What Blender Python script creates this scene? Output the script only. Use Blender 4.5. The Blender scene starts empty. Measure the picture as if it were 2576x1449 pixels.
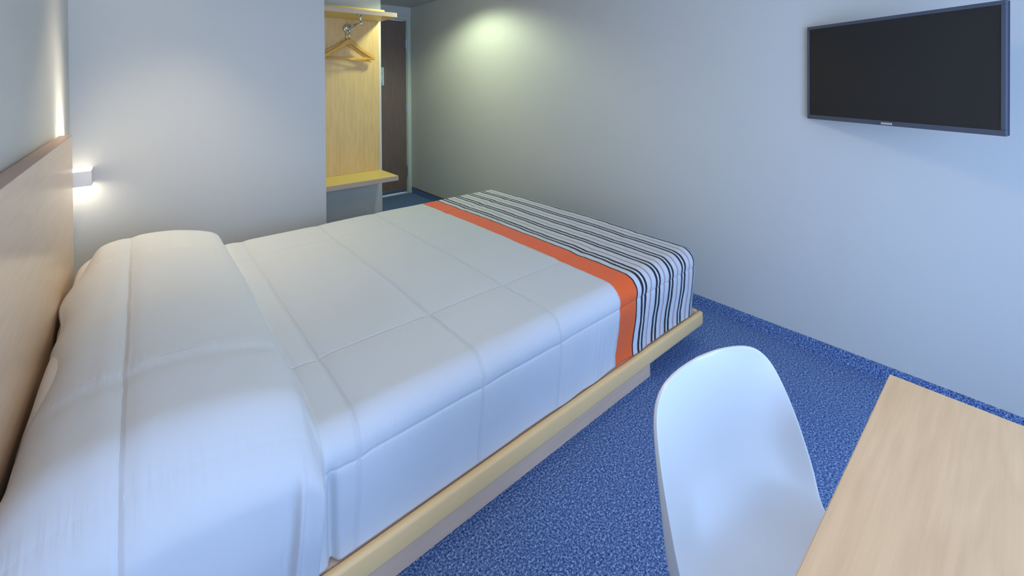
import bpy, bmesh, math, random
import numpy as np
from mathutils import Vector, Matrix
random.seed(7)
S = bpy.context.scene
COL = S.collection
PI = math.pi
R = math.radians

# ------------------------------------------------------------------ materials
def newmat(name):
    m = bpy.data.materials.new(name); m.use_nodes = True
    nt = m.node_tree; nt.nodes.clear()
    out = nt.nodes.new('ShaderNodeOutputMaterial')
    b = nt.nodes.new('ShaderNodeBsdfPrincipled')
    nt.links.new(b.outputs[0], out.inputs[0])
    return m, nt, b
def N(nt, t, **kw):
    n = nt.nodes.new(t)
    for k, v in kw.items(): setattr(n, k, v)
    return n
def math_(nt, op, a, b=None, c=None, clamp=False):
    n = N(nt, 'ShaderNodeMath', operation=op); n.use_clamp = clamp
    for i, v in enumerate((a, b, c)):
        if v is None: continue
        if isinstance(v, (int, float)): n.inputs[i].default_value = v
        else: nt.links.new(v, n.inputs[i])
    return n.outputs[0]
def mixc(nt, fac, a, b):
    n = N(nt, 'ShaderNodeMix', data_type='RGBA')
    for sock, v in ((n.inputs[0], fac), (n.inputs[6], a), (n.inputs[7], b)):
        if isinstance(v, (int, float)): sock.default_value = v
        elif isinstance(v, tuple): sock.default_value = (*v[:3], 1)
        else: nt.links.new(v, sock)
    return n.outputs[2]
def noise(nt, vec, scale, detail=3, rough=.5):
    n = N(nt, 'ShaderNodeTexNoise'); n.inputs['Scale'].default_value = scale
    n.inputs['Detail'].default_value = detail; n.inputs['Roughness'].default_value = rough
    if vec is not None: nt.links.new(vec, n.inputs['Vector'])
    return n.outputs[0]
def mapped(nt, scale, out='Object', rot=(0, 0, 0)):
    tc = N(nt, 'ShaderNodeTexCoord'); mp = N(nt, 'ShaderNodeMapping')
    mp.inputs['Scale'].default_value = scale; mp.inputs['Rotation'].default_value = rot
    nt.links.new(tc.outputs[out], mp.inputs['Vector']); return mp.outputs[0]
def bump(nt, b, h, strength, dist):
    n = N(nt, 'ShaderNodeBump'); n.inputs['Strength'].default_value = strength
    n.inputs['Distance'].default_value = dist
    nt.links.new(h, n.inputs['Height']); nt.links.new(n.outputs[0], b.inputs['Normal'])
def ramp(nt, fac, stops, interp='LINEAR'):
    n = N(nt, 'ShaderNodeValToRGB'); cr = n.color_ramp; cr.interpolation = interp
    while len(cr.elements) > 1: cr.elements.remove(cr.elements[-1])
    cr.elements[0].position = stops[0][0]; cr.elements[0].color = (*stops[0][1], 1)
    for p, c in stops[1:]:
        e = cr.elements.new(p); e.color = (*c, 1)
    nt.links.new(fac, n.inputs[0]); return n.outputs[0]

def plain(name, col, rough=.5, metal=0., var=.03, spec=.5, scale=6):
    m, nt, b = newmat(name)
    v = noise(nt, mapped(nt, (1, 1, 1)), scale, 4)
    c2 = tuple(max(0, x * (1 - 2 * var)) for x in col)
    nt.links.new(mixc(nt, v, c2, col), b.inputs['Base Color'])
    b.inputs['Roughness'].default_value = rough; b.inputs['Metallic'].default_value = metal
    b.inputs['Specular IOR Level'].default_value = spec
    return m
def wall_paint(name, col):
    m, nt, b = newmat(name)
    vec = mapped(nt, (1, 1, 1))
    v = noise(nt, vec, 1.3, 3); c2 = tuple(x * .965 for x in col)
    nt.links.new(mixc(nt, v, c2, col), b.inputs['Base Color'])
    b.inputs['Roughness'].default_value = .55; b.inputs['Specular IOR Level'].default_value = .3
    bump(nt, b, noise(nt, vec, 260, 2), .06, .002)
    return m
def wood(name, light, dark, grain='Z', rough=.38, fine=1.0, contrast=1.0):
    m, nt, b = newmat(name)
    lo, hi = 1.1, 26
    sc = {'X': (lo, hi, hi), 'Y': (hi, lo, hi), 'Z': (hi, hi, lo)}[grain]
    vec = mapped(nt, sc)
    big = noise(nt, mapped(nt, tuple(s * .16 if s > 2 else s * .55 for s in sc)), 1.6 * fine, 3, .55)
    rings = math_(nt, 'FRACT', math_(nt, 'MULTIPLY', big, 9))
    rings = math_(nt, 'PINGPONG', rings, .5)
    grainf = noise(nt, vec, 3.4 * fine, 5, .62)
    f = math_(nt, 'ADD', math_(nt, 'MULTIPLY', grainf, .75 * contrast), math_(nt, 'MULTIPLY', rings, .45 * contrast))
    f = math_(nt, 'ADD', f, .5 - .48 * contrast, clamp=True)
    nt.links.new(mixc(nt, f, dark, light), b.inputs['Base Color'])
    b.inputs['Roughness'].default_value = rough
    bump(nt, b, grainf, .05, .001)
    return m

WALL = (.64, .62, .56)
M = {}
M['wall'] = wall_paint('wall_paint', WALL)
M['ceiling'] = wall_paint('ceiling_paint', (.50, .51, .50))
M['trim'] = plain('casing_paint', (.60, .64, .50), .45)
M['door'] = wood('dark_door_laminate', (.25, .165, .125), (.135, .088, .068), 'Z', .45, .8, .8)
M['maple'] = wood('maple_laminate', (.86, .58, .24), (.60, .37, .135), 'Z', .42, 1, 1.0)
M['maple_x'] = wood('maple_shelf_laminate', (.86, .65, .20), (.70, .50, .14), 'X', .42, 1, .6)
M['edge'] = plain('maple_edge_band', (.66, .47, .33), .4, var=.05)
M['desk'] = wood('pale_desk_laminate', (.84, .55, .30), (.60, .37, .19), 'X', .28, 1.3, 1.0)
M['head'] = wood('headboard_laminate', (.76, .52, .33), (.60, .40, .245), 'Y', .22, 1.1, .7)
M['head_top'] = wood('headboard_edge_laminate', (.46, .30, .21), (.37, .235, .165), 'Y', .4, 1.1, .7)
M['frame'] = plain('bed_rail_laminate', (.90, .58, .25), .42, var=.05)
M['plinth'] = wood('plinth_laminate', (.80, .54, .37), (.60, .40, .27), 'X', .5, 1.3, .8)
M['chrome'] = plain('chrome', (.72, .72, .74), .12, 1.0, 0)
M['steel'] = plain('brushed_steel', (.50, .52, .54), .35, 1.0, .05)
M['hanger'] = wood('varnished_hanger_wood', (.78, .44, .09), (.62, .33, .06), 'X', .3, 1, .6)
M['tvbody'] = plain('glossy_dark_bezel', (.085, .098, .135), .28, 0, .05, .6)
M['tvside'] = plain('dark_blue_casing', (.03, .04, .075), .3, 0, .05)
M['screen'] = plain('black_glass_screen', (.026, .026, .027), .30, 0, .03, .35)
M['badge'] = plain('silver_badge', (.75, .75, .78), .3, .6, .02)
M['mount'] = plain('black_steel_bracket', (.03, .03, .032), .5, .3)
M['shell'] = plain('white_moulded_plastic', (.64, .62, .59), .30, 0, .01, .5)
M['beech'] = wood('beech_chair_leg', (.55, .38, .22), (.42, .28, .15), 'Z', .45)
M['lampbody'] = plain('white_lamp_enamel', (.78, .74, .71), .4, 0, .02)
M['paper'] = plain('notice_card', (.66, .72, .68), .6, 0, .02)
M['ink'] = plain('notice_print', (.10, .13, .12), .6)
M['ink_pale'] = plain('notice_grey_print', (.34, .38, .36), .6)
M['linen'] = plain('white_pillowcase', (.80, .78, .75), .75, 0, .03, .2, 18)
M['mattress'] = plain('mattress_ticking', (.78, .78, .78), .8, 0, .03, .2, 30)
M['cap'] = plain('baseboard_cap', (.10, .085, .07), .6)
M['white_paint'] = plain('white_window_frame', (.75, .76, .77), .4)

def carpet():
    m, nt, b = newmat('blue_heather_carpet')
    vec = mapped(nt, (1, 1, 1))
    a = noise(nt, vec, 150, 3, .75); c = noise(nt, vec, 330, 2, .6)
    f = math_(nt, 'ADD', math_(nt, 'MULTIPLY', a, .65), math_(nt, 'MULTIPLY', c, .35))
    col = ramp(nt, f, [(.38, (.018, .036, .100)), (.47, (.080, .140, .300)), (.53, (.145, .235, .46)), (.61, (.50, .62, .85))])
    nt.links.new(col, b.inputs['Base Color'])
    b.inputs['Roughness'].default_value = .95; b.inputs['Specular IOR Level'].default_value = .1
    bump(nt, b, f, .7, .004)
    return m
M['carpet'] = carpet()

SEAM_U = [-.035, .39, .76, 1.09]
SEAM_V = [-.86, -.485, .485, .86]
def spread_mat():
    m, nt, b = newmat('striped_quilted_cotton')
    uvn = N(nt, 'ShaderNodeUVMap'); uvn.uv_map = 'cloth'
    sep = N(nt, 'ShaderNodeSeparateXYZ'); nt.links.new(uvn.outputs[0], sep.inputs[0])
    U0, V = sep.outputs[0], sep.outputs[1]
    mp = N(nt, 'ShaderNodeMapping'); mp.inputs['Scale'].default_value = (3, 5, 1)
    nt.links.new(uvn.outputs[0], mp.inputs['Vector'])
    wob = noise(nt, mp.outputs[0], 1.3, 3, .6)
    mp3 = N(nt, 'ShaderNodeMapping'); mp3.inputs['Scale'].default_value = (18, 6, 1)
    nt.links.new(uvn.outputs[0], mp3.inputs['Vector'])
    wob2 = noise(nt, mp3.outputs[0], 1.0, 2, .5)
    U = math_(nt, 'ADD', U0, math_(nt, 'MULTIPLY', math_(nt, 'SUBTRACT', wob, .5), .022))
    U = math_(nt, 'ADD', U, math_(nt, 'MULTIPLY', math_(nt, 'SUBTRACT', wob2, .5), .010))
    white = (.62, .615, .60); black = (.012, .012, .018); pink = (.46, .29, .29); orange = (.88, .125, .020)
    ph = math_(nt, 'FRACT', math_(nt, 'DIVIDE', math_(nt, 'SUBTRACT', U, 1.539), .1065))
    w = .1065
    st = [(0, white), (.0295 / w, black), (.0433 / w, white), (.0545 / w, black), (.0688 / w, white),
          (.0965 / w, pink), (.1065 / w * .999, white)]
    stripes = ramp(nt, ph, st, 'CONSTANT')
    bands = ramp(nt, math_(nt, 'MULTIPLY', U, .4, clamp=True), [(0, white), (1.424 * .4, orange), (1.529 * .4, black), (1.5405 * .4, white)], 'CONSTANT')
    isst = math_(nt, 'GREATER_THAN', U, 1.541)
    nt.links.new(mixc(nt, isst, bands, stripes), b.inputs['Base Color'])
    b.inputs['Roughness'].default_value = .62; b.inputs['Specular IOR Level'].default_value = .3
    b.inputs['Sheen Weight'].default_value = .15
    # stitched seams: narrow grooves, gathers beside them, soft weave
    def groove(coord, consts, wdt, wavy):
        out = None
        for cst in consts:
            d = math_(nt, 'ABSOLUTE', math_(nt, 'SUBTRACT', math_(nt, 'ADD', coord, wavy), cst))
            g = math_(nt, 'SMOOTH_MIN', math_(nt, 'DIVIDE', d, wdt), 1.0, .35)
            out = g if out is None else math_(nt, 'MINIMUM', out, g)
        return out
    wv = math_(nt, 'MULTIPLY', math_(nt, 'SUBTRACT', wob, .5), .012)
    gu = groove(U0, SEAM_U + [1.424], .008, wv)
    gv = groove(V, SEAM_V, .007, math_(nt, 'MULTIPLY', wv, .5))
    vs = math_(nt, 'ADD', math_(nt, 'MULTIPLY', math_(nt, 'GREATER_THAN', U0, .315), .45), .22)
    gg = math_(nt, 'MINIMUM', gu, math_(nt, 'SUBTRACT', 1.0, math_(nt, 'MULTIPLY', math_(nt, 'SUBTRACT', 1.0, gv), vs)))
    # gathers next to the cross seams
    near = groove(V, SEAM_V, .055, 0.0)
    mp2 = N(nt, 'ShaderNodeMapping'); mp2.inputs['Scale'].default_value = (70, 7, 1)
    nt.links.new(uvn.outputs[0], mp2.inputs['Vector'])
    gath = math_(nt, 'MULTIPLY', noise(nt, mp2.outputs[0], 1.0, 2, .5), math_(nt, 'SUBTRACT', 1.0, near))
    mp4 = N(nt, 'ShaderNodeMapping'); mp4.inputs['Scale'].default_value = (42, 2.2, 1)
    nt.links.new(uvn.outputs[0], mp4.inputs['Vector'])
    side = math_(nt, 'MULTIPLY', math_(nt, 'SUBTRACT', math_(nt, 'ABSOLUTE', V), .80, clamp=True), 9.0, clamp=True)
    pl = math_(nt, 'MULTIPLY', noise(nt, mp4.outputs[0], 1.0, 2, .5), side)
    pl = math_(nt, 'MULTIPLY', pl, math_(nt, 'SUBTRACT', math_(nt, 'MULTIPLY', U0, 1.4), .85, clamp=True))
    mp5 = N(nt, 'ShaderNodeMapping'); mp5.inputs['Scale'].default_value = (7, 7, 1)
    nt.links.new(uvn.outputs[0], mp5.inputs['Vector'])
    soft = noise(nt, mp5.outputs[0], 1.0, 3, .5)
    h = math_(nt, 'ADD', math_(nt, 'MULTIPLY', gg, .0028), math_(nt, 'MULTIPLY', gath, .0026))
    h = math_(nt, 'ADD', h, math_(nt, 'MULTIPLY', soft, .0045))
    h = math_(nt, 'ADD', h, math_(nt, 'MULTIPLY', pl, .0075))
    bump(nt, b, h, 1.0, 1.0)
    return m
M['spread'] = spread_mat()

def glow_mat(name, col, strength):
    m = bpy.data.materials.new(name); m.use_nodes = True
    nt = m.node_tree; nt.nodes.clear()
    out = nt.nodes.new('ShaderNodeOutputMaterial'); e = nt.nodes.new('ShaderNodeEmission')
    e.inputs[0].default_value = (*col, 1); e.inputs[1].default_value = strength
    nt.links.new(e.outputs[0], out.inputs[0]); return m
def glass_mat():
    m = bpy.data.materials.new('clear_window_glass'); m.use_nodes = True
    nt = m.node_tree; nt.nodes.clear()
    out = nt.nodes.new('ShaderNodeOutputMaterial')
    t = nt.nodes.new('ShaderNodeBsdfTransparent'); g = nt.nodes.new('ShaderNodeBsdfGlossy'); g.inputs['Roughness'].default_value = .02
    mx = nt.nodes.new('ShaderNodeMixShader'); mx.inputs[0].default_value = .06
    t.inputs[0].default_value = (.93, .96, .97, 1)
    nt.links.new(t.outputs[0], mx.inputs[1]); nt.links.new(g.outputs[0], mx.inputs[2]); nt.links.new(mx.outputs[0], out.inputs[0])
    return m
M['glass'] = glass_mat()

# ------------------------------------------------------------------ helpers
def root_offset(p):
    return p.get('_off', None)
OFF = {}
def thing(name, label, cat, loc=(0, 0, 0), rotz=0., group=None):
    o = bpy.data.objects.new(name, None); COL.objects.link(o)
    o.empty_display_size = .1
    o.location = loc; o.rotation_euler = (0, 0, rotz)
    o['label'] = label; o['category'] = cat
    if group: o['group'] = group
    OFF[o.name] = Vector(loc) if rotz == 0 else Vector((0, 0, 0))
    return o
def mesh_obj(name, bm, mats, parent=None, world=True, smooth=False, kind=None, label=None):
    if parent is not None and world and OFF.get(parent.name) is not None:
        bmesh.ops.translate(bm, verts=bm.verts, vec=-OFF[parent.name])
    me = bpy.data.meshes.new(name)
    bm.normal_update(); bm.to_mesh(me); bm.free()
    for m in (mats if isinstance(mats, (list, tuple)) else [mats]): me.materials.append(m)
    if smooth:
        for p in me.polygons: p.use_smooth = True
    o = bpy.data.objects.new(name, me); COL.objects.link(o)
    if parent is not None:
        o.parent = parent; OFF[o.name] = OFF.get(parent.name, Vector((0, 0, 0)))
    if kind: o['kind'] = kind
    if label: o['label'] = label
    return o
def bx(bm, x0, x1, y0, y1, z0, z1, bev=0, seg=2, mi=0):
    t = bmesh.new()
    v = [t.verts.new(p) for p in ((x0, y0, z0), (x1, y0, z0), (x1, y1, z0), (x0, y1, z0), (x0, y0, z1), (x1, y0, z1), (x1, y1, z1), (x0, y1, z1))]
    for f in ((0, 3, 2, 1), (4, 5, 6, 7), (0, 1, 5, 4), (1, 2, 6, 5), (2, 3, 7, 6), (3, 0, 4, 7)): t.faces.new([v[i] for i in f])
    if bev: bmesh.ops.bevel(t, geom=list(t.edges), offset=bev, segments=seg, profile=.5, affect='EDGES')
    for f in t.faces: f.material_index = mi
    tmp = bpy.data.meshes.new('t'); t.to_mesh(tmp); t.free(); bm.from_mesh(tmp); bpy.data.meshes.remove(tmp)
    return bm
def box(*a, **k): return bx(bmesh.new(), *a, **k)
def tube(bm, pts, r, n=12, closed=False):
    pts = [Vector(p) for p in pts]; rs = r if isinstance(r, (list, tuple)) else [r] * len(pts)
    rings = []; ref = None
    for i, p in enumerate(pts):
        a = pts[i - 1] if (i > 0 or closed) else p; c = pts[(i + 1) % len(pts)] if (i < len(pts) - 1 or closed) else p
        d = (c - a).normalized()
        if ref is None: ref = d.orthogonal().normalized()
        ref = (ref - d * ref.dot(d)).normalized(); s = d.cross(ref)
        rings.append([bm.verts.new(p + (ref * math.cos(2 * PI * k / n) + s * math.sin(2 * PI * k / n)) * rs[i]) for k in range(n)])
    m = len(rings)
    for i in range(m if closed else m - 1):
        A, B = rings[i], rings[(i + 1) % m]
        for k in range(n): bm.faces.new((A[k], A[(k + 1) % n], B[(k + 1) % n], B[k]))
    if not closed:
        bm.faces.new(rings[0][::-1]); bm.faces.new(rings[-1])
    return bm
def lathe(bm, prof, c, axis='Z', n=24):
    rings = []
    for r_, h in prof:
        ring = []
        for k in range(n):
            a = 2 * PI * k / n
            p = (r_ * math.cos(a), r_ * math.sin(a), h)
            if axis == 'Y': p = (p[0], h, p[1])
            ring.append(bm.verts.new(Vector(p) + Vector(c)))
        rings.append(ring)
    for A, B in zip(rings[:-1], rings[1:]):
        for k in range(n): bm.faces.new((A[k], A[(k + 1) % n], B[(k + 1) % n], B[k]))
    bm.faces.new(rings[0][::-1]); bm.faces.new(rings[-1])
    bmesh.ops.recalc_face_normals(bm, faces=list(bm.faces))
    return bm
def struct(name, bm, mat, parent=None, **k):
    return mesh_obj(name, bm, mat, parent, kind=None if parent else 'structure', **k)

# ------------------------------------------------------------------ room shell
XW, XT = -.265, 2.465          # headboard wall, television wall
YB, YN, YD, YF = 3.08, 3.664, 4.753, -.80
XBE, XNE = .958, 1.6125
ZC = 2.195
T = .12
struct('floor', box(XW - T, XT + T, YF - T, YD + T, -.08, 0), M['carpet'])
struct('ceiling', box(XW - T, XT + T, YF - T, YD + T, ZC, ZC + .1), M['ceiling'])
struct('wall_left', box(XW - T, XW, YF - T, YB + T, 0, ZC), M['wall'])
struct('wall_right', box(XT, XT + T, YF - T, YD + T, 0, ZC), M['wall'])
# wall behind the bed side, stepping back into the wardrobe niche
b = bmesh.new()
bx(b, XW - T, XBE, YB, YD + T, 0, ZC)
bx(b, XBE, XNE, YN, YD + T, 0, ZC)
struct('wall_back', b, M['wall'])
# door wall with the door opening
DX0, DX1, DZ = 1.655, 2.405, 2.035
b = bmesh.new()
bx(b, XNE, DX0 - .02, YD, YD + T, 0, ZC); bx(b, DX1 + .02, XT, YD, YD + T, 0, ZC); bx(b, DX0 - .02, DX1 + .02, YD, YD + T, DZ + .02, ZC)
struct('wall_door', b, M['wall'])
# window wall behind the camera
WX0, WX1, WZ0, WZ1 = -.12, 1.78, .12, 1.95
b = bmesh.new()
bx(b, XW - T, WX0, YF - T, YF, 0, ZC); bx(b, WX1, XT + T, YF - T, YF, 0, ZC)
bx(b, WX0, WX1, YF - T, YF, 0, WZ0); bx(b, WX0, WX1, YF - T, YF, WZ1, ZC)
struct('wall_front', b, M['wall'])
b = bmesh.new()
fw = .045
bx(b, WX0, WX1, YF - .09, YF - .03, WZ0, WZ0 + fw, .004); bx(b, WX0, WX1, YF - .09, YF - .03, WZ1 - fw, WZ1, .004)
for x in (WX0, (WX0 + WX1) / 2 - fw / 2, WX1 - fw): bx(b, x, x + fw, YF - .09, YF - .03, WZ0 + fw, WZ1 - fw, .004)
win = struct('window_1', b, M['white_paint'])
mesh_obj('window_pane', box(WX0 + fw, WX1 - fw, YF - .062, YF - .058, WZ0 + fw, WZ1 - fw), M['glass'], win)
mesh_obj('window_sill', box(WX0 - .03, WX1 + .03, YF - .03, YF + .05, WZ0 - .03, WZ0, .006), M['white_paint'], win)

# door
door = struct('door_1', box(DX0 + .004, DX1 - .003, YD + .012, YD + .055, .018, DZ - .004, .002), M['door'])
mesh_obj('door_sweep', box(DX0 + .01, DX1 - .012, YD + .002, YD + .0119, .022, .062, .002), M['steel'], door)
for z in (1.765, 1.005, .265):
    h = bmesh.new()
    tube(h, [(DX1 + .003, YD + .002, z - .055), (DX1 + .003, YD + .002, z + .055)], .0075, 10)
    bx(h, DX1 - .012, DX1 + .003, YD + .0085, YD + .0117, z - .05, z + .05)
    for e in (-.063, .063): tube(h, [(DX1 + .003, YD + .002, z + e - .006), (DX1 + .003, YD + .002, z + e + .006)], .0058, 10)
    mesh_obj('hinge', h, M['steel'], door)
k = bmesh.new()
lathe(k, [(.026, 0), (.026, -.008), (.011, -.012), (.011, -.05)], (DX0 + .07, YD + .012, 1.0), 'Y')
tube(k, [(DX0 + .065, YD - .036, 1.0), (DX0 + .185, YD - .036, .998)], .009, 12)
mesh_obj('door_handle', k, M['steel'], door, smooth=True)
b = bmesh.new()
cw = .045
bx(b, DX1 + .006, DX1 + .006 + cw, YD - .014, YD - .0005, 0, DZ + .006 + cw, .003)
bx(b, DX0 - .006 - .03, DX0 - .006, YD - .014, YD - .0005, 0, DZ + .006 + cw, .003)
bx(b, DX0 - .006, DX1 + .006, YD - .014, YD - .0005, DZ + .006, DZ + .006 + cw, .003)
bx(b, DX1 + .0005, DX1 + .0195, YD + .004, YD + .1, 0, DZ + .019); bx(b, DX0 - .0195, DX0 - .0005, YD + .004, YD + .1, 0, DZ + .019)
bx(b, DX0, DX1, YD + .004, YD + .1, DZ + .0005, DZ + .019)
struct('trim_1', b, M['trim'])
struct('trim_2', box(DX0, DX1, YD - .012, YD + .09, 0, .011, .003), M['trim'])

# carpet covered baseboard with a dark cap along the television wall
bb = struct('baseboard_right', box(XT - .012, XT, YF, YD - .016, 0, .062), M['carpet'])
mesh_obj('cap_strip', box(XT - .014, XT, 2.5, YD - .016, .0622, .0672, .001), M['cap'], bb)

# notice on the door
nt_ = thing('door_notice', 'small pale printed notice card fixed to the dark brown door', 'notice', (2.035, YD + .0118, 1.28))
mesh_obj('card', box(1.945, 2.130, YD + .0098, YD + .0118, 1.278, 1.482), M['paper'], nt_)
b = bmesh.new()
rr = random.Random(3)
for i, z in enumerate((1.425, 1.414, 1.403, 1.388, 1.372, 1.358, 1.344, 1.331, 1.316)):
    x0 = 1.962
    while x0 < 2.108:
        w = rr.uniform(.008, .026)
        if rr.random() < .8: bx(b, x0, min(x0 + w, 2.112), YD + .0092, YD + .0097, z, z + .006)
        x0 += w + .005
mesh_obj('printed_text', b, M['ink_pale'], nt_)
mesh_obj('printed_block', box(1.965, 2.110, YD + .0092, YD + .0097, 1.288, 1.302), M['ink'], nt_)

# ------------------------------------------------------------------ open wardrobe
wd = thing('open_wardrobe', 'pale wood open wardrobe panel with two shelves in the wall niche', 'wardrobe', (1.28, YN, .5))
WX = XBE + .002
mesh_obj('back_panel', box(WX, 1.587, YN - .018, YN - .0005, .5525, 1.8355, .001), M['maple'], wd)
def shelf(name, z0, z1):
    b = box(WX, 1.597, 3.312, YN - .0005, z0, z1, .002)
    return mesh_obj(name, b, M['maple_x'], wd)
s1 = shelf('upper_shelf', 1.836, 1.870)
mesh_obj('edge_band', box(WX, 1.597, 3.3095, 3.3118, 1.836, 1.870, .0008), M['edge'], s1)
s0 = shelf('lower_shelf', .515, .552)
mesh_obj('edge_band', box(WX, 1.597, 3.3095, 3.3118, .515, .552, .0008), M['edge'], s0)
mesh_obj('rear_rail', box(WX, 1.597, 3.545, 3.563, 1.8705, 1.925, .003), M['maple_x'], wd)
rl = bmesh.new()
tube(rl, [(1.312, 3.352, 1.766), (1.312, 3.645, 1.766)], .0115, 18)
rail = mesh_obj('hanging_rail', rl, M['chrome'], wd, smooth=True)
b = bmesh.new()
lathe(b, [(.029, 0), (.029, -.004), (.012, -.007), (.0075, -.035), (.0065, -.058), (.010, -.062)], (1.312, 3.352, 1.836))
mesh_obj('support_post', b, M['chrome'], rail, smooth=True)
b = bmesh.new(); bmesh.ops.create_uvsphere(b, u_segments=20, v_segments=12, radius=.0165, matrix=Matrix.Translation((1.312, 3.350, 1.766)))
mesh_obj('ball_end', b, M['chrome'], rail, smooth=True)
b = bmesh.new(); lathe(b, [(.027, 0), (.027, -.005), (.014, -.012)], (1.312, 3.6455, 1.766), 'Y')
mesh_obj('wall_flange', b, M['chrome'], rail, smooth=True)

# ------------------------------------------------------------------ hangers
def hanger_mesh():
    """outline of a wooden hanger in its own x-z plane, hook ring at z = 0"""
    up = [(0, -.098), (.018, -.099), (.036, -.108), (.06, -.130), (.09, -.154), (.125, -.176), (.160, -.196), (.186, -.211),
          (.190, -.2155), (.194, -.213), (.206, -.222), (.217, -.237), (.219, -.252)]
    lo = [(.208, -.258), (.19, -.246), (.15, -.222), (.11, -.199), (.07, -.175), (.035, -.150), (.012, -.137), (0, -.135)]
    half = up + lo
    pts = half + [(-x, z) for x, z in half[::-1] if x > 1e-6]
    bm = bmesh.new(); d = .0075
    f = [bm.verts.new((x, -d, z)) for x, z in pts]; g = [bm.verts.new((x, d, z)) for x, z in pts]
    n = len(pts)
    bm.faces.new(f); bm.faces.new(g[::-1])
    for i in range(n): bm.faces.new((f[i], g[i], g[(i + 1) % n], f[(i + 1) % n]))
    bmesh.ops.recalc_face_normals(bm, faces=list(bm.faces))
    return bm
def bevmod(o, w=.002, seg=2, ang=40):
    m = o.modifiers.new('bevel', 'BEVEL'); m.width = w; m.segments = seg; m.limit_method = 'ANGLE'; m.angle_limit = R(ang)
def make_hanger(label, loc, rz):
    t = thing('coat_hanger', label, 'hanger', loc, rz, 'wooden coat hangers on the chrome rail')
    o = mesh_obj('shoulder_bar', hanger_mesh(), M['hanger'], t, world=False); bevmod(o, .0022)
    b = bmesh.new(); tube(b, [(-.207, 0, -.251), (.207, 0, -.251)], .0055, 12)
    mesh_obj('trouser_bar', b, M['hanger'], t, world=False, smooth=True)
    b = bmesh.new(); tube(b, [(0, 0, -.1), (0, 0, -.028)], .0048, 12)
    mesh_obj('stem', b, M['chrome'], t, world=False, smooth=True)
    b = bmesh.new()
    tube(b, [(.024 * math.cos(a), 0, .024 * math.sin(a)) for a in [2 * PI * i / 28 for i in range(28)]], .0048, 10, closed=True)
    lathe(b, [(.010, -.036), (.012, -.030), (.011, -.022), (.006, -.018)], (0, 0, 0), n=16)
    mesh_obj('security_ring', b, M['chrome'], t, world=False, smooth=True)
    return t
make_hanger('front wooden coat hanger on the chrome rail, seen full face', (1.312, 3.585, 1.760), R(3))
make_hanger('rear wooden coat hanger, mostly hidden behind the front hanger', (1.304, 3.614, 1.754), R(-4)).rotation_euler.y = R(4.5)

# ------------------------------------------------------------------ bed
YN0, YN1 = 1.032, 2.622       # platform near / far edge
bed = thing('platform_bed', 'low pale wood platform bed with tall flat headboard', 'bed', (.9, 1.83, 0))
hb = box(-.255, -.217, .25, 2.597, .0, 1.097)
hbo = mesh_obj('headboard', hb, M['head'], bed); bevmod(hbo, .0012)
b = box(-.2549, -.2171, .2502, 2.5968, 1.0972, 1.0985)
mesh_obj('top_edge_band', b, M['head_top'], hbo)
mesh_obj('deck', box(-.215, 2.075, YN0 + .027, YN1 - .027, .112, .172), M['plinth'], bed)
def rail_(name, x0, x1, y0, y1):
    o = mesh_obj(name, box(x0, x1, y0, y1, .109, .175, .011, 4), M['frame'], bed)
    for p in o.data.polygons: p.use_smooth = True
    return o
rail_('side_rail', -.215, 2.102, YN0, YN0 + .026)
rail_('side_rail', -.215, 2.102, YN1 - .026, YN1)
rail_('foot_rail', 2.076, 2.102, YN0 + .0262, YN1 - .0262)
mesh_obj('plinth', box(-.15, 1.714, 1.084, 2.57, 0, .1115, .001), M['plinth'], bed)

mt = mesh_obj('mattress', box(-.205, 2.035, 1.085, 2.57, .1745, .485, .04, 4), M['mattress'], smooth=True)
mt['label'] = 'white mattress on the wooden platform, under the bedspread'; mt['category'] = 'mattress'

def sstep(a, b_, x):
    t = np.clip((x - a) / (b_ - a), 0, 1); return t * t * (3 - 2 * t)
PX = np.array([-.30, -.20, -.185, -.165, -.13, -.08, -.02, .05, .12, .19, .24, .270, .290, .302, .311, .319, .335, .42])
PZ = np.array([.545, .565, .585, .603, .621, .634, .641, .641, .634, .618, .602, .588, .570, .545, .521, .506, .5045, .505])
def smooth_interp(x, xs, zs):
    # monotone-ish cubic (finite-difference tangents)
    d = np.diff(zs) / np.diff(xs); mm = np.concatenate([[d[0]], (d[:-1] + d[1:]) / 2, [d[-1]]])
    i = np.clip(np.searchsorted(xs, x) - 1, 0, len(xs) - 2); hh = xs[i + 1] - xs[i]; t = (x - xs[i]) / hh
    y = (2 * t**3 - 3 * t**2 + 1) * zs[i] + (t**3 - 2 * t**2 + t) * hh * mm[i] + (-2 * t**3 + 3 * t**2) * zs[i + 1] + (t**3 - t**2) * hh * mm[i + 1]
    return np.where(x > xs[-1], zs[-1], np.where(x < xs[0], zs[0], y))
def ztop(x, y):
    """height of the made bed top at plan position"""
    z = smooth_interp(x + .016 * sstep(1.45, 1.03, y) - .004 * np.sin(y * 7), PX, PZ)
    puff = z - .505
    yy = np.abs(y - 1.83)
    dip = 1 - .05 * np.exp(-((y - 1.86) / .10)**2)
    z = .505 + puff * np.where(puff > 0, dip, 1)
    z = z + .006 * np.cos(np.clip(yy / .8, 0, 1) * PI / 2) * sstep(.4, .8, x)
    for c in SEAM_U[2:]:
        z = z - .0045 * np.exp(-np.abs(x - c) / .03)
    z = z - .005 * np.exp(-((x - .39) / .022)**2)
    z = z - .006 * np.exp(-((x + .035) / .022)**2)
    for c in (-.485, .485):
        z = z - .003 * np.exp(-((y - 1.83 - c) / .03)**2)
    return z

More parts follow.
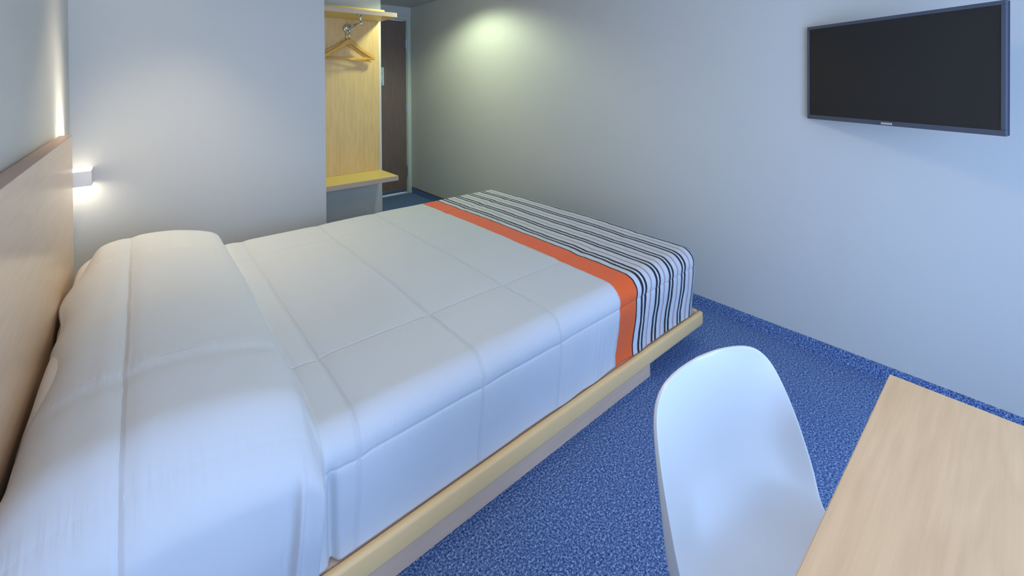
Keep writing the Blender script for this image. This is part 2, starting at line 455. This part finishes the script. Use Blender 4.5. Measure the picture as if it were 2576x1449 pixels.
def cloth():
    # unfolded sheet: u runs head to foot, w across the bed; the last strips fold down over foot and sides
    HX1 = 2.062                   # outer foot plane
    YN_, YF_ = 1.030, 2.655       # outer side planes at the top
    na, nb = 680, 470
    r0 = .060
    L = .5 * PI * r0 + .275
    xa0 = -.198
    core_x1 = HX1 - r0
    a_len = (core_x1 - xa0) + L
    a = np.linspace(0, a_len, na)
    rc = .065
    Lw = .5 * PI * rc + .275
    core_y0, core_y1 = YN_ + rc, YF_ - rc
    wtot = (core_y1 - core_y0) + 2 * Lw
    w = np.linspace(-Lw, (core_y1 - core_y0) + Lw, nb)
    A, W = np.meshgrid(a, w, indexing='ij')
    X = np.minimum(A, core_x1 - xa0) + xa0
    dx = np.maximum(A - (core_x1 - xa0), 0) / L            # 0..1 down the foot
    pil = sstep(.322, .304, X + .016 * sstep(.3, 0, W))
    rr = rc + .055 * pil
    flat = core_y1 - core_y0
    Y = (core_y0 + core_y1) / 2 + (np.clip(W, 0, flat) / flat - .5) * (flat - 2 * (rr - rc))
    Vtop = (np.clip(W, 0, flat) / flat - .5) * 2 * .735
    dyn = np.maximum(-W, 0) / Lw; dyf = np.maximum(W - (core_y1 - core_y0), 0) / Lw
    sy = np.where(dyn > 0, -1., np.where(dyf > 0, 1., 0.)); dy = np.maximum(dyn, dyf)
    d = np.maximum(dx, dy)
    # direction of fall (square corner unrolled to a quarter disc)
    with np.errstate(divide='ignore', invalid='ignore'):
        th = np.where(dx >= dy, PI / 4 * np.where(dx > 0, dy / np.where(dx > 0, dx, 1), 0), PI / 2 - PI / 4 * np.where(dy > 0, dx / np.where(dy > 0, dy, 1), 0))
    nx, ny = np.cos(th) * (d > 0), np.sin(th) * sy * (d > 0)
    # head part: larger shoulder over the pillows
    Zt = ztop(X, Y + sy * dy * 0)
    fold = rr * PI / 2
    # arc-length position down the fall, stretched so every column reaches the rail
    drop = Zt - .176
    Ltot = fold + (drop - rr)
    s = d * Ltot
    ang = np.clip(s / rr, 0, PI / 2)
    out = rr * np.sin(ang); down = rr * (1 - np.cos(ang)) + np.maximum(s - fold, 0)
    # keep outer planes fixed although the shoulder radius varies
    Px = X + nx * out
    Py = Y + ny * out
    Pz = Zt - down
    frac = np.clip(down / np.maximum(drop, 1e-6), 0, 1)
    # sides lean in slightly towards the rail; pillows push the head end outwards
    lean = sstep(.2, 1, frac)
    Py = Py - np.sign(ny) * np.abs(ny) * .026 * lean
    Px = Px + nx * .012 * lean
    step = sstep(.311, .302, X + .010 * frac) * np.where(sy < 0, 1., .4)
    bulge = .046 * step * sstep(.05, .35, frac) * (1 - .35 * sstep(.6, 1, frac)) * np.abs(ny)
    Py = Py + np.sign(ny) * bulge
    # vertical fold lines of the tucked pillow end
    for c, amp, wd_ in ((.250, .014, .007), (.230, -.008, .012), (.285, .005, .014), (-.02, .006, .03)):
        f = np.exp(-((X - c + .02 * (frac - .5)) / wd_)**2) * sstep(.12, .6, frac)
        Py = Py + np.sign(ny) * amp * f * np.abs(ny)
    # dark tuck beside the pillow fold
    f = np.exp(-((X - .322 - .014 * frac) / .009)**2) * sstep(.18, .45, frac)
    Py = Py - np.sign(ny) * .022 * f * np.abs(ny)
    # soft hanging waves
    rng = np.random.default_rng(5)
    wave = np.zeros_like(Px)
    for i in range(16):
        k = rng.uniform(9, 46); p0 = rng.uniform(0, 6.28)
        wave += np.sin(k * (X + .35 * (Y - 1.8) * nx) + p0 + 1.5 * np.sin(3 * X + i)) / (1 + k * .10)
    wave *= .0032 * sstep(.3, .75, frac) * sstep(.75, 1.25, X)
    Py = Py + np.sign(ny) * wave * np.abs(ny); Px = Px + nx * wave
    # edge seam pulled in on the sides
    arc = .735 + s
    sv = .86
    pinch = .0035 * np.exp(-np.abs(arc - sv) / .012) * (dy > 0) * (1 - .85 * pil)
    Py = Py - np.sign(ny) * pinch * np.abs(ny); Pz = Pz - pinch * .3
    # small irregularities on top
    lump = np.zeros_like(Px)
    for i in range(14):
        kx, ky = rng.uniform(2, 13), rng.uniform(2, 9); lump += np.sin(kx * X + rng.uniform(0, 6)) * np.sin(ky * Y + rng.uniform(0, 6)) / 14
    Pz = Pz + .008 * lump * (1 - sstep(0, .5, d))
    # uneven head hem, drawn back at the far corner and down behind the pillows
    hem = np.clip(1 - A / .10, 0, 1)
    Yrel = Py
    Px = Px + hem**2 * (.040 * sstep(2.2, 2.55, Yrel) + .012 * np.sin(Yrel * 5.0) + .006 * np.sin(Yrel * 17.0))
    Pz = Pz - hem**3 * .012
    UVu = X + np.where(dx > 0, dx * (.5 * PI * r0 + .275), 0)
    UVv = np.where(sy == 0, Vtop, sy * (.735 + s))
    UVv = np.where((dx > 0) & (dx >= dy) & (sy != 0), sy * (.735 + dy * Ltot), UVv)
    idx = np.arange(na * nb).reshape(na, nb)
    q = np.stack([idx[:-1, :-1], idx[1:, :-1], idx[1:, 1:], idx[:-1, 1:]], -1).reshape(-1, 4)
    V = np.stack([Px, Py, Pz], -1).reshape(-1, 3)
    me = bpy.data.meshes.new('bedspread')
    me.from_pydata(V.tolist(), [], q.tolist())
    uv = me.uv_layers.new(name='cloth')
    UV = np.stack([UVu, UVv], -1).reshape(-1, 2)
    li = np.empty(len(me.loops), dtype=np.int32); me.loops.foreach_get('vertex_index', li)
    uv.data.foreach_set('uv', UV[li].astype(np.float32).ravel())
    me.polygons.foreach_set('use_smooth', [True] * len(me.polygons))
    me.materials.append(M['spread']); me.update()
    o = bpy.data.objects.new('bedspread', me); COL.objects.link(o)
    sm = o.modifiers.new('thickness', 'SOLIDIFY'); sm.thickness = .005; sm.offset = -1
    o['label'] = 'white quilted bedspread with orange band and black stripes at its foot'
    o['category'] = 'bedspread'
    return o
cloth()

def pillow(label, y0, y1, x0=-.208, x1=.285):
    bm = bmesh.new()
    n, m = 44, 60
    top, bot = {}, {}
    for i in range(n + 1):
        for j in range(m + 1):
            u = -1 + 2 * i / n; v = -1 + 2 * j / m
            cx = (x0 + x1) / 2 + (x1 - x0) / 2 * u * (1 - .05 * (v * v) ** 2); cy = (y0 + y1) / 2 + (y1 - y0) / 2 * v * (1 - .04 * u ** 4)
            t = max(0, 1 - abs(u) ** 3.2) ** .5 * max(0, 1 - abs(v) ** 4.5) ** .5
            cap = float(ztop(np.array(cx), np.array(cy))) - .014
            zc = .520
            zt = min(zc + .125 * t + .004 * math.sin(9 * v + 4 * u), max(cap, zc))
            top[i, j] = bm.verts.new((cx, cy, zt))
            if i in (0, n) or j in (0, m): bot[i, j] = top[i, j]
            else: bot[i, j] = bm.verts.new((cx, cy, zc - .032 * t))
    for i in range(n):
        for j in range(m):
            bm.faces.new((top[i, j], top[i + 1, j], top[i + 1, j + 1], top[i, j + 1]))
            f = [bot[i, j], bot[i, j + 1], bot[i + 1, j + 1], bot[i + 1, j]]
            bm.faces.new(f)
    o = mesh_obj('pillow', bm, M['linen'], smooth=True)
    o['label'] = label; o['category'] = 'pillow'; o['group'] = 'pillows under the bedspread'
    return o
pillow('white pillow peeping out by the headboard end near the lamp', 1.86, 2.585)
pillow('white pillow tucked under the bedspread, farther from the lamp', 1.10, 1.82)

# ------------------------------------------------------------------ reading lamp in the corner
lp = thing('reading_lamp', 'white box wall lamp shining upward beside the headboard', 'lamp', (-.22, YB, .82))
LX0, LX1, LY0, LY1, LZ0, LZ1 = XW + .0005, -.181, 2.945, YB - .0005, .818, .890
b = bmesh.new(); t_ = .004
mesh_obj('rear_light_bar', box(XW + .001, -.2562, 2.50, 2.89, .815, .840, .001), M['lampbody'], lp)
DIFF = glow_mat('lit_diffuser', (1., .92, .78), 3)
bx(b, LX0, LX1, LY0, LY0 + t_, LZ0, LZ1, .001); bx(b, LX0, LX1, LY1 - t_, LY1, LZ0, LZ1)
bx(b, LX0, LX0 + t_, LY0 + t_, LY1 - t_, LZ0, LZ1); bx(b, LX1 - t_, LX1, LY0 + t_, LY1 - t_, LZ0, LZ1, .001)
bx(b, LX0 + t_, LX1 - t_, LY0 + t_, LY1 - t_, LZ0, LZ0 + t_)
mesh_obj('lamp_housing', b, M['lampbody'], lp)
mesh_obj('light_diffuser', box(LX0 + .0045, LX1 - .0045, LY0 + .0045, LY1 - .0045, LZ1 - .006, LZ1 + .002), DIFF, lp)
mesh_obj('light_diffuser', box(LX0 + .006, LX1 - .006, LY0 + .006, LY1 - .006, LZ0 - .0015, LZ0 - .0002), DIFF, lp)

# ------------------------------------------------------------------ entry downlight
DLX, DLY = 1.88, 3.22
dl = thing('ceiling_downlight', 'round recessed downlight in the ceiling near the wardrobe', 'ceiling light', (DLX, DLY, ZC))
b = bmesh.new()
lathe(b, [(.062, -.0005), (.085, -.0005), (.085, -.006), (.062, -.010)], (DLX, DLY, ZC), n=40)
bm2 = bmesh.new()
n = 40
ro = [[bm2.verts.new((DLX + r_ * math.cos(2 * PI * k / n), DLY + r_ * math.sin(2 * PI * k / n), ZC + z)) for k in range(n)] for r_, z in ((.066, -.001), (.088, -.001), (.088, -.006), (.066, -.012))]
for i in range(4):
    A, B = ro[i], ro[(i + 1) % 4]
    for k in range(n): bm2.faces.new((A[k], A[(k + 1) % n], B[(k + 1) % n], B[k]))
bmesh.ops.recalc_face_normals(bm2, faces=list(bm2.faces)); b.free()
mesh_obj('trim_ring', bm2, M['white_paint'], dl, smooth=False)
b = bmesh.new(); lathe(b, [(.064, -.001), (.064, -.004)], (DLX, DLY, ZC), n=40)
mesh_obj('light_lens', b, glow_mat('lit_lens', (.86, 1., .74), 6), dl)

# ------------------------------------------------------------------ television
tv = thing('television', 'black flat screen television turned on a bracket on the grey wall', 'television', (2.4435, .6883, 1.1237), 0)
OFF[tv.name] = Vector((0, 0, 0))
ang = .4848
tv.rotation_euler = (0, 0, -PI / 2 - ang)     # local x runs along the screen, local -y out of it ... set below
TW, TH, TT = .725, .437, .022
dv = Vector((-math.sin(ang), -math.cos(ang), 0)); nv = Vector((-math.cos(ang), math.sin(ang), 0))
tv.matrix_world = Matrix(((dv.x, -nv.x, 0, 2.4435), (dv.y, -nv.y, 0, .6883), (0, 0, 1, 1.1237), (0, 0, 0, 1)))
# local: x along the width (left to right as seen), y into the set, z up
bl, br, bt, bb_ = .010, .013, .014, .019
b = bmesh.new()
bx(b, 0, TW, .0, .010, 0, bb_, .0015); bx(b, 0, TW, .0, .010, TH - bt, TH, .0015)
bx(b, 0, bl, .0, .010, bb_, TH - bt, .0015); bx(b, TW - br, TW, .0, .010, bb_, TH - bt, .0015)
mesh_obj('bezel', b, M['tvbody'], tv, world=False)
mesh_obj('screen', box(bl, TW - br, .0025, .009, bb_, TH - bt), M['screen'], tv, world=False)
b = box(.001, TW - .001, .0102, TT, .001, TH - .001, .003)
bx(b, .08, TW - .08, TT, TT + .016, .07, TH - .06, .006)
mesh_obj('rear_casing', b, M['tvside'], tv, world=False)
mesh_obj('maker_badge', box(TW * .5 - .021, TW * .5 + .021, -.0018, -.0002, .004, .0125, .0008), M['badge'], tv, world=False)
b = bmesh.new()
cxl = .36
bx(b, cxl - .11, cxl + .11, TT + .0165, TT + .024, .13, .31, .002)
mesh_obj('mount_plate', b, M['mount'], tv, world=False)
b = bmesh.new()
P0 = tv.matrix_world @ Vector((cxl, TT + .03, .22)); inv = tv.matrix_world.inverted()
Wp = Vector((XT - .012, P0.y - .02, P0.z)); El = Vector((XT - .07, P0.y + .12, P0.z))
tube(b, [inv @ P0, inv @ El], .014, 14); tube(b, [inv @ El, inv @ Wp], .014, 14)
tube(b, [inv @ (El + Vector((0, 0, -.03))), inv @ (El + Vector((0, 0, .03)))], .018, 14)
mesh_obj('swing_arm', b, M['mount'], tv, world=False, smooth=True)
b = box(XT - .010, XT - .0005, Wp.y - .06, Wp.y + .06, Wp.z - .11, Wp.z + .11, .002)
bmesh.ops.transform(b, matrix=inv, verts=b.verts)
mesh_obj('wall_plate', b, M['mount'], tv, world=False)

# ------------------------------------------------------------------ desk
dk = thing('desk', 'pale wood desk with rectangular top in front of the white chair', 'desk', (.6, -.15, 0))
DY0, DY1, DXa, DXb = -.36, .173, .40, 1.100
o = mesh_obj('desk_top', box(DXa, DXb, DY0, DY1, .712, .740, .0018, 2), M['desk'], dk)
b = bmesh.new()
mesh_obj('apron', box(DXa + .07, DXb - .07, DY0 + .03, DY0 + .05, .60, .7115), M['desk'], dk)
for x in (DXa + .03, DXb - .07):
    for y in (DY0 + .03, DY1 - .07):
        mesh_obj('leg', box(x, x + .04, y, y + .04, 0, .7115, .002), M['steel'], dk)

# ------------------------------------------------------------------ chair
ch = thing('shell_chair', 'white moulded plastic shell chair pushed under the desk', 'chair', (.832, .226, 0), 0)
OFF[ch.name] = Vector((0, 0, 0))
phc = -.247
fx = Vector((math.cos(phc), math.sin(phc), 0)); fy = Vector((math.sin(phc), -math.cos(phc), 0))
ch.matrix_world = Matrix(((-fx.x, -fy.x, 0, .832), (-fx.y, -fy.y, 0, .226), (0, 0, 1, 0), (0, 0, 0, 1)))
# local: x = minus lateral, y = minus forward (so the frame stays right handed)
RIM = [(.0, -.205, .747), (.072, -.203, .744), (.128, -.195, .734), (.162, -.184, .706), (.1765, -.166, .664), (.186, -.142, .606), (.1895, -.121, .547),
       (.1905, -.104, .498), (.186, -.095, .464), (.180, -.073, .440), (.179, -.01, .424), (.188, .08, .426), (.192, .16, .430), (.155, .205, .420)]
FLG = [.004, .004, .005, .006, .007, .011, .019, .028, .034, .034, .024, .016, .012, .010]
CEN = [(-.207, .746), (-.207, .742), (-.207, .731), (-.209, .703), (-.209, .660), (-.205, .602), (-.196, .543), (-.180, .492), (-.150, .447), (-.095, .414), (-.01, .402), (.06, .404), (.13, .412), (.203, .414)]
b = bmesh.new()
ts = [-1, -.93, -.82, -.66, -.45, -.22, 0, .22, .45, .66, .82, .93, 1]
grid = []
for ri, ((w_, g_, z_), (gc, zc)) in enumerate(zip(RIM, CEN)):
    row = []; fl = FLG[ri]; back = ri < 9
    w_ = max(w_, .03) if w_ == 0 else w_
    for t in ts:
        k = abs(t) ** 3.4
        row.append(b.verts.new((-w_ * t, -(gc + (g_ - gc) * k), zc + (z_ - zc) * k)))
    def lip(sg):
        if back: return b.verts.new((-sg * (w_ + .002), -(g_ - fl), z_ + (.0005 if ri < 4 else -.002)))
        return b.verts.new((-sg * (w_ + .003), -g_, z_ - fl))
    grid.append([lip(-1)] + row + [lip(1)])
for A, B in zip(grid[:-1], grid[1:]):
    for k in range(len(ts) + 1): b.faces.new((A[k], B[k], B[k + 1], A[k + 1]))
t0 = grid[0]
tl = [b.verts.new(v.co + Vector((0, .006 if 0 < i < len(t0) - 1 else .001, -.001 if 0 < i < len(t0) - 1 else -.003))) for i, v in enumerate(t0)]
for k in range(len(t0) - 1): b.faces.new((tl[k], t0[k], t0[k + 1], tl[k + 1]))
ce = b.edges.layers.float.new('crease_edge')
for A, B in zip(grid[:-1], grid[1:]):
    for k in (1, -2):
        e = b.edges.get((A[k], B[k]))
        if e: e[ce] = .55
bmesh.ops.recalc_face_normals(b, faces=list(b.faces))
sh = mesh_obj('seat_shell', b, M['shell'], ch, world=False, smooth=True)
m_ = sh.modifiers.new('thickness', 'SOLIDIFY'); m_.thickness = .005; m_.offset = 0
m_ = sh.modifiers.new('soft', 'SUBSURF'); m_.levels = 2; m_.render_levels = 3
b = bmesh.new()
for (xa, ya), (xb, yb) in (((-.12, -.12), (.12, .12)), ((.12, -.12), (-.12, .12))):
    tube(b, [(xa, ya, .388), (xb, yb, .388)], .009, 10)
mesh_obj('under_frame', b, M['mount'], ch, world=False, smooth=True)
for sx in (-1, 1):
    for sy_ in (-1, 1):
        b = bmesh.new(); tube(b, [(sx * .115, sy_ * .115, .39), (sx * .20, sy_ * .20, 0)], [.016, .011], 14)
        mesh_obj('leg', b, M['beech'], ch, world=False, smooth=True)

# ------------------------------------------------------------------ light
def light(name, typ, loc, energy, col, **k):
    l = bpy.data.lights.new(name, typ); l.energy = energy; l.color = col
    for a, v in k.items(): setattr(l, a, v)
    o = bpy.data.objects.new(name, l); o.location = loc; COL.objects.link(o); return o
w = bpy.data.worlds.new('sky'); S.world = w; w.use_nodes = True
nt = w.node_tree; nt.nodes.clear()
wo = nt.nodes.new('ShaderNodeOutputWorld'); bg = nt.nodes.new('ShaderNodeBackground')
bg.inputs[0].default_value = (.40, .585, 1.0, 1); bg.inputs[1].default_value = 8.8
nt.links.new(bg.outputs[0], wo.inputs[0])
# light portal in the window opening
po = light('window_portal', 'AREA', ((WX0 + WX1) / 2, YF - .02, (WZ0 + WZ1) / 2), 1, (1, 1, 1), shape='RECTANGLE', size=WX1 - WX0, size_y=WZ1 - WZ0)
po.rotation_euler = (R(90), 0, 0); po.data.cycles.is_portal = True
# downlight
sp = light('downlight_beam', 'SPOT', (DLX, DLY, ZC - .012), 66, (.82, 1., .70), spot_size=R(152), spot_blend=.45, shadow_soft_size=.09)
# upward and downward throw of the reading lamp
l1 = light('reading_uplight', 'AREA', (-.2585, 2.69, .842), 13, (1., .94, .82), shape='RECTANGLE', size=.006, size_y=.36)
l1.rotation_euler = (R(180 + 7), 0, 0); l1.data.spread = R(40)
l2 = light('reading_downlight', 'AREA', (-.221, 3.01, LZ0 - .003), .3, (1., .92, .78), shape='RECTANGLE', size=.06, size_y=.11)
# fill downlight added over the bed head to warm the lower back wall
BX, BY = .16, 2.56
bd = thing('ceiling_downlight', 'round fill downlight added in the ceiling over the head of the bed', 'ceiling light', (BX, BY, ZC))
b = bmesh.new()
ro = [[b.verts.new((BX + r_ * math.cos(2 * PI * k / 40), BY + r_ * math.sin(2 * PI * k / 40), ZC + z)) for k in range(40)] for r_, z in ((.066, -.001), (.088, -.001), (.088, -.006), (.066, -.012))]
for i in range(4):
    A, B = ro[i], ro[(i + 1) % 4]
    for k in range(40): b.faces.new((A[k], A[(k + 1) % 40], B[(k + 1) % 40], B[k]))
bmesh.ops.recalc_face_normals(b, faces=list(b.faces))
mesh_obj('trim_ring', b, M['white_paint'], bd)
b = bmesh.new(); lathe(b, [(.064, -.001), (.064, -.004)], (BX, BY, ZC), n=40)
mesh_obj('light_lens', b, glow_mat('warm_fill_lens', (1., .86, .62), 6), bd)
light('bed_fill_beam', 'SPOT', (BX, BY, ZC - .012), 56, (1., .84, .60), spot_size=R(82), spot_blend=.9, shadow_soft_size=.07)
# ceiling fixture added out of frame as warm fill for desk and bed side
RX, RY = .80, .70
cl = thing('ceiling_fill_lamp', 'round flat fill lamp added on the ceiling between the bed and the desk', 'ceiling light', (RX, RY, ZC))
b = bmesh.new(); lathe(b, [(.15, 0), (.15, -.02), (.16, -.025), (.16, -.03)], (RX, RY, ZC - .0005), n=48)
mesh_obj('fill_lamp_base', b, M['white_paint'], cl)
b = bmesh.new(); lathe(b, [(.155, -.0312), (.15, -.05), (.11, -.068), (.05, -.075)], (RX, RY, ZC - .0005), n=48)
mesh_obj('fill_lamp_shade', b, glow_mat('opal_fill_shade', (1., .84, .62), 24), cl, smooth=True)

# ------------------------------------------------------------------ camera
cam = bpy.data.cameras.new('camera'); co = bpy.data.objects.new('camera', cam); COL.objects.link(co)
f_, yaw, pit, rol, cy_ = 1104.088, R(40.34564), R(.49727621), R(-.38316728), 214.8649
fwd = Vector((math.sin(yaw) * math.cos(pit), math.cos(yaw) * math.cos(pit), -math.sin(pit)))
rt = Vector((math.cos(yaw), -math.sin(yaw), 0)); up = rt.cross(fwd)
r2 = rt * math.cos(rol) + up * math.sin(rol); u2 = -rt * math.sin(rol) + up * math.cos(rol)
co.matrix_world = Matrix(((r2.x, u2.x, -fwd.x, 0), (r2.y, u2.y, -fwd.y, 0), (r2.z, u2.z, -fwd.z, 1.31), (0, 0, 0, 1)))
cam.sensor_fit = 'HORIZONTAL'; cam.sensor_width = 36; cam.lens = f_ / 2576 * 36
cam.shift_y = -(724.5 - cy_) / 2576
cam.clip_start = .02
S.camera = co
S.view_settings.view_transform = 'Standard'; S.view_settings.look = 'None'
S.view_settings.exposure = .08; S.view_settings.gamma = 1; S.view_settings.use_curve_mapping = False
S.cycles.max_bounces = 10; S.cycles.diffuse_bounces = 6
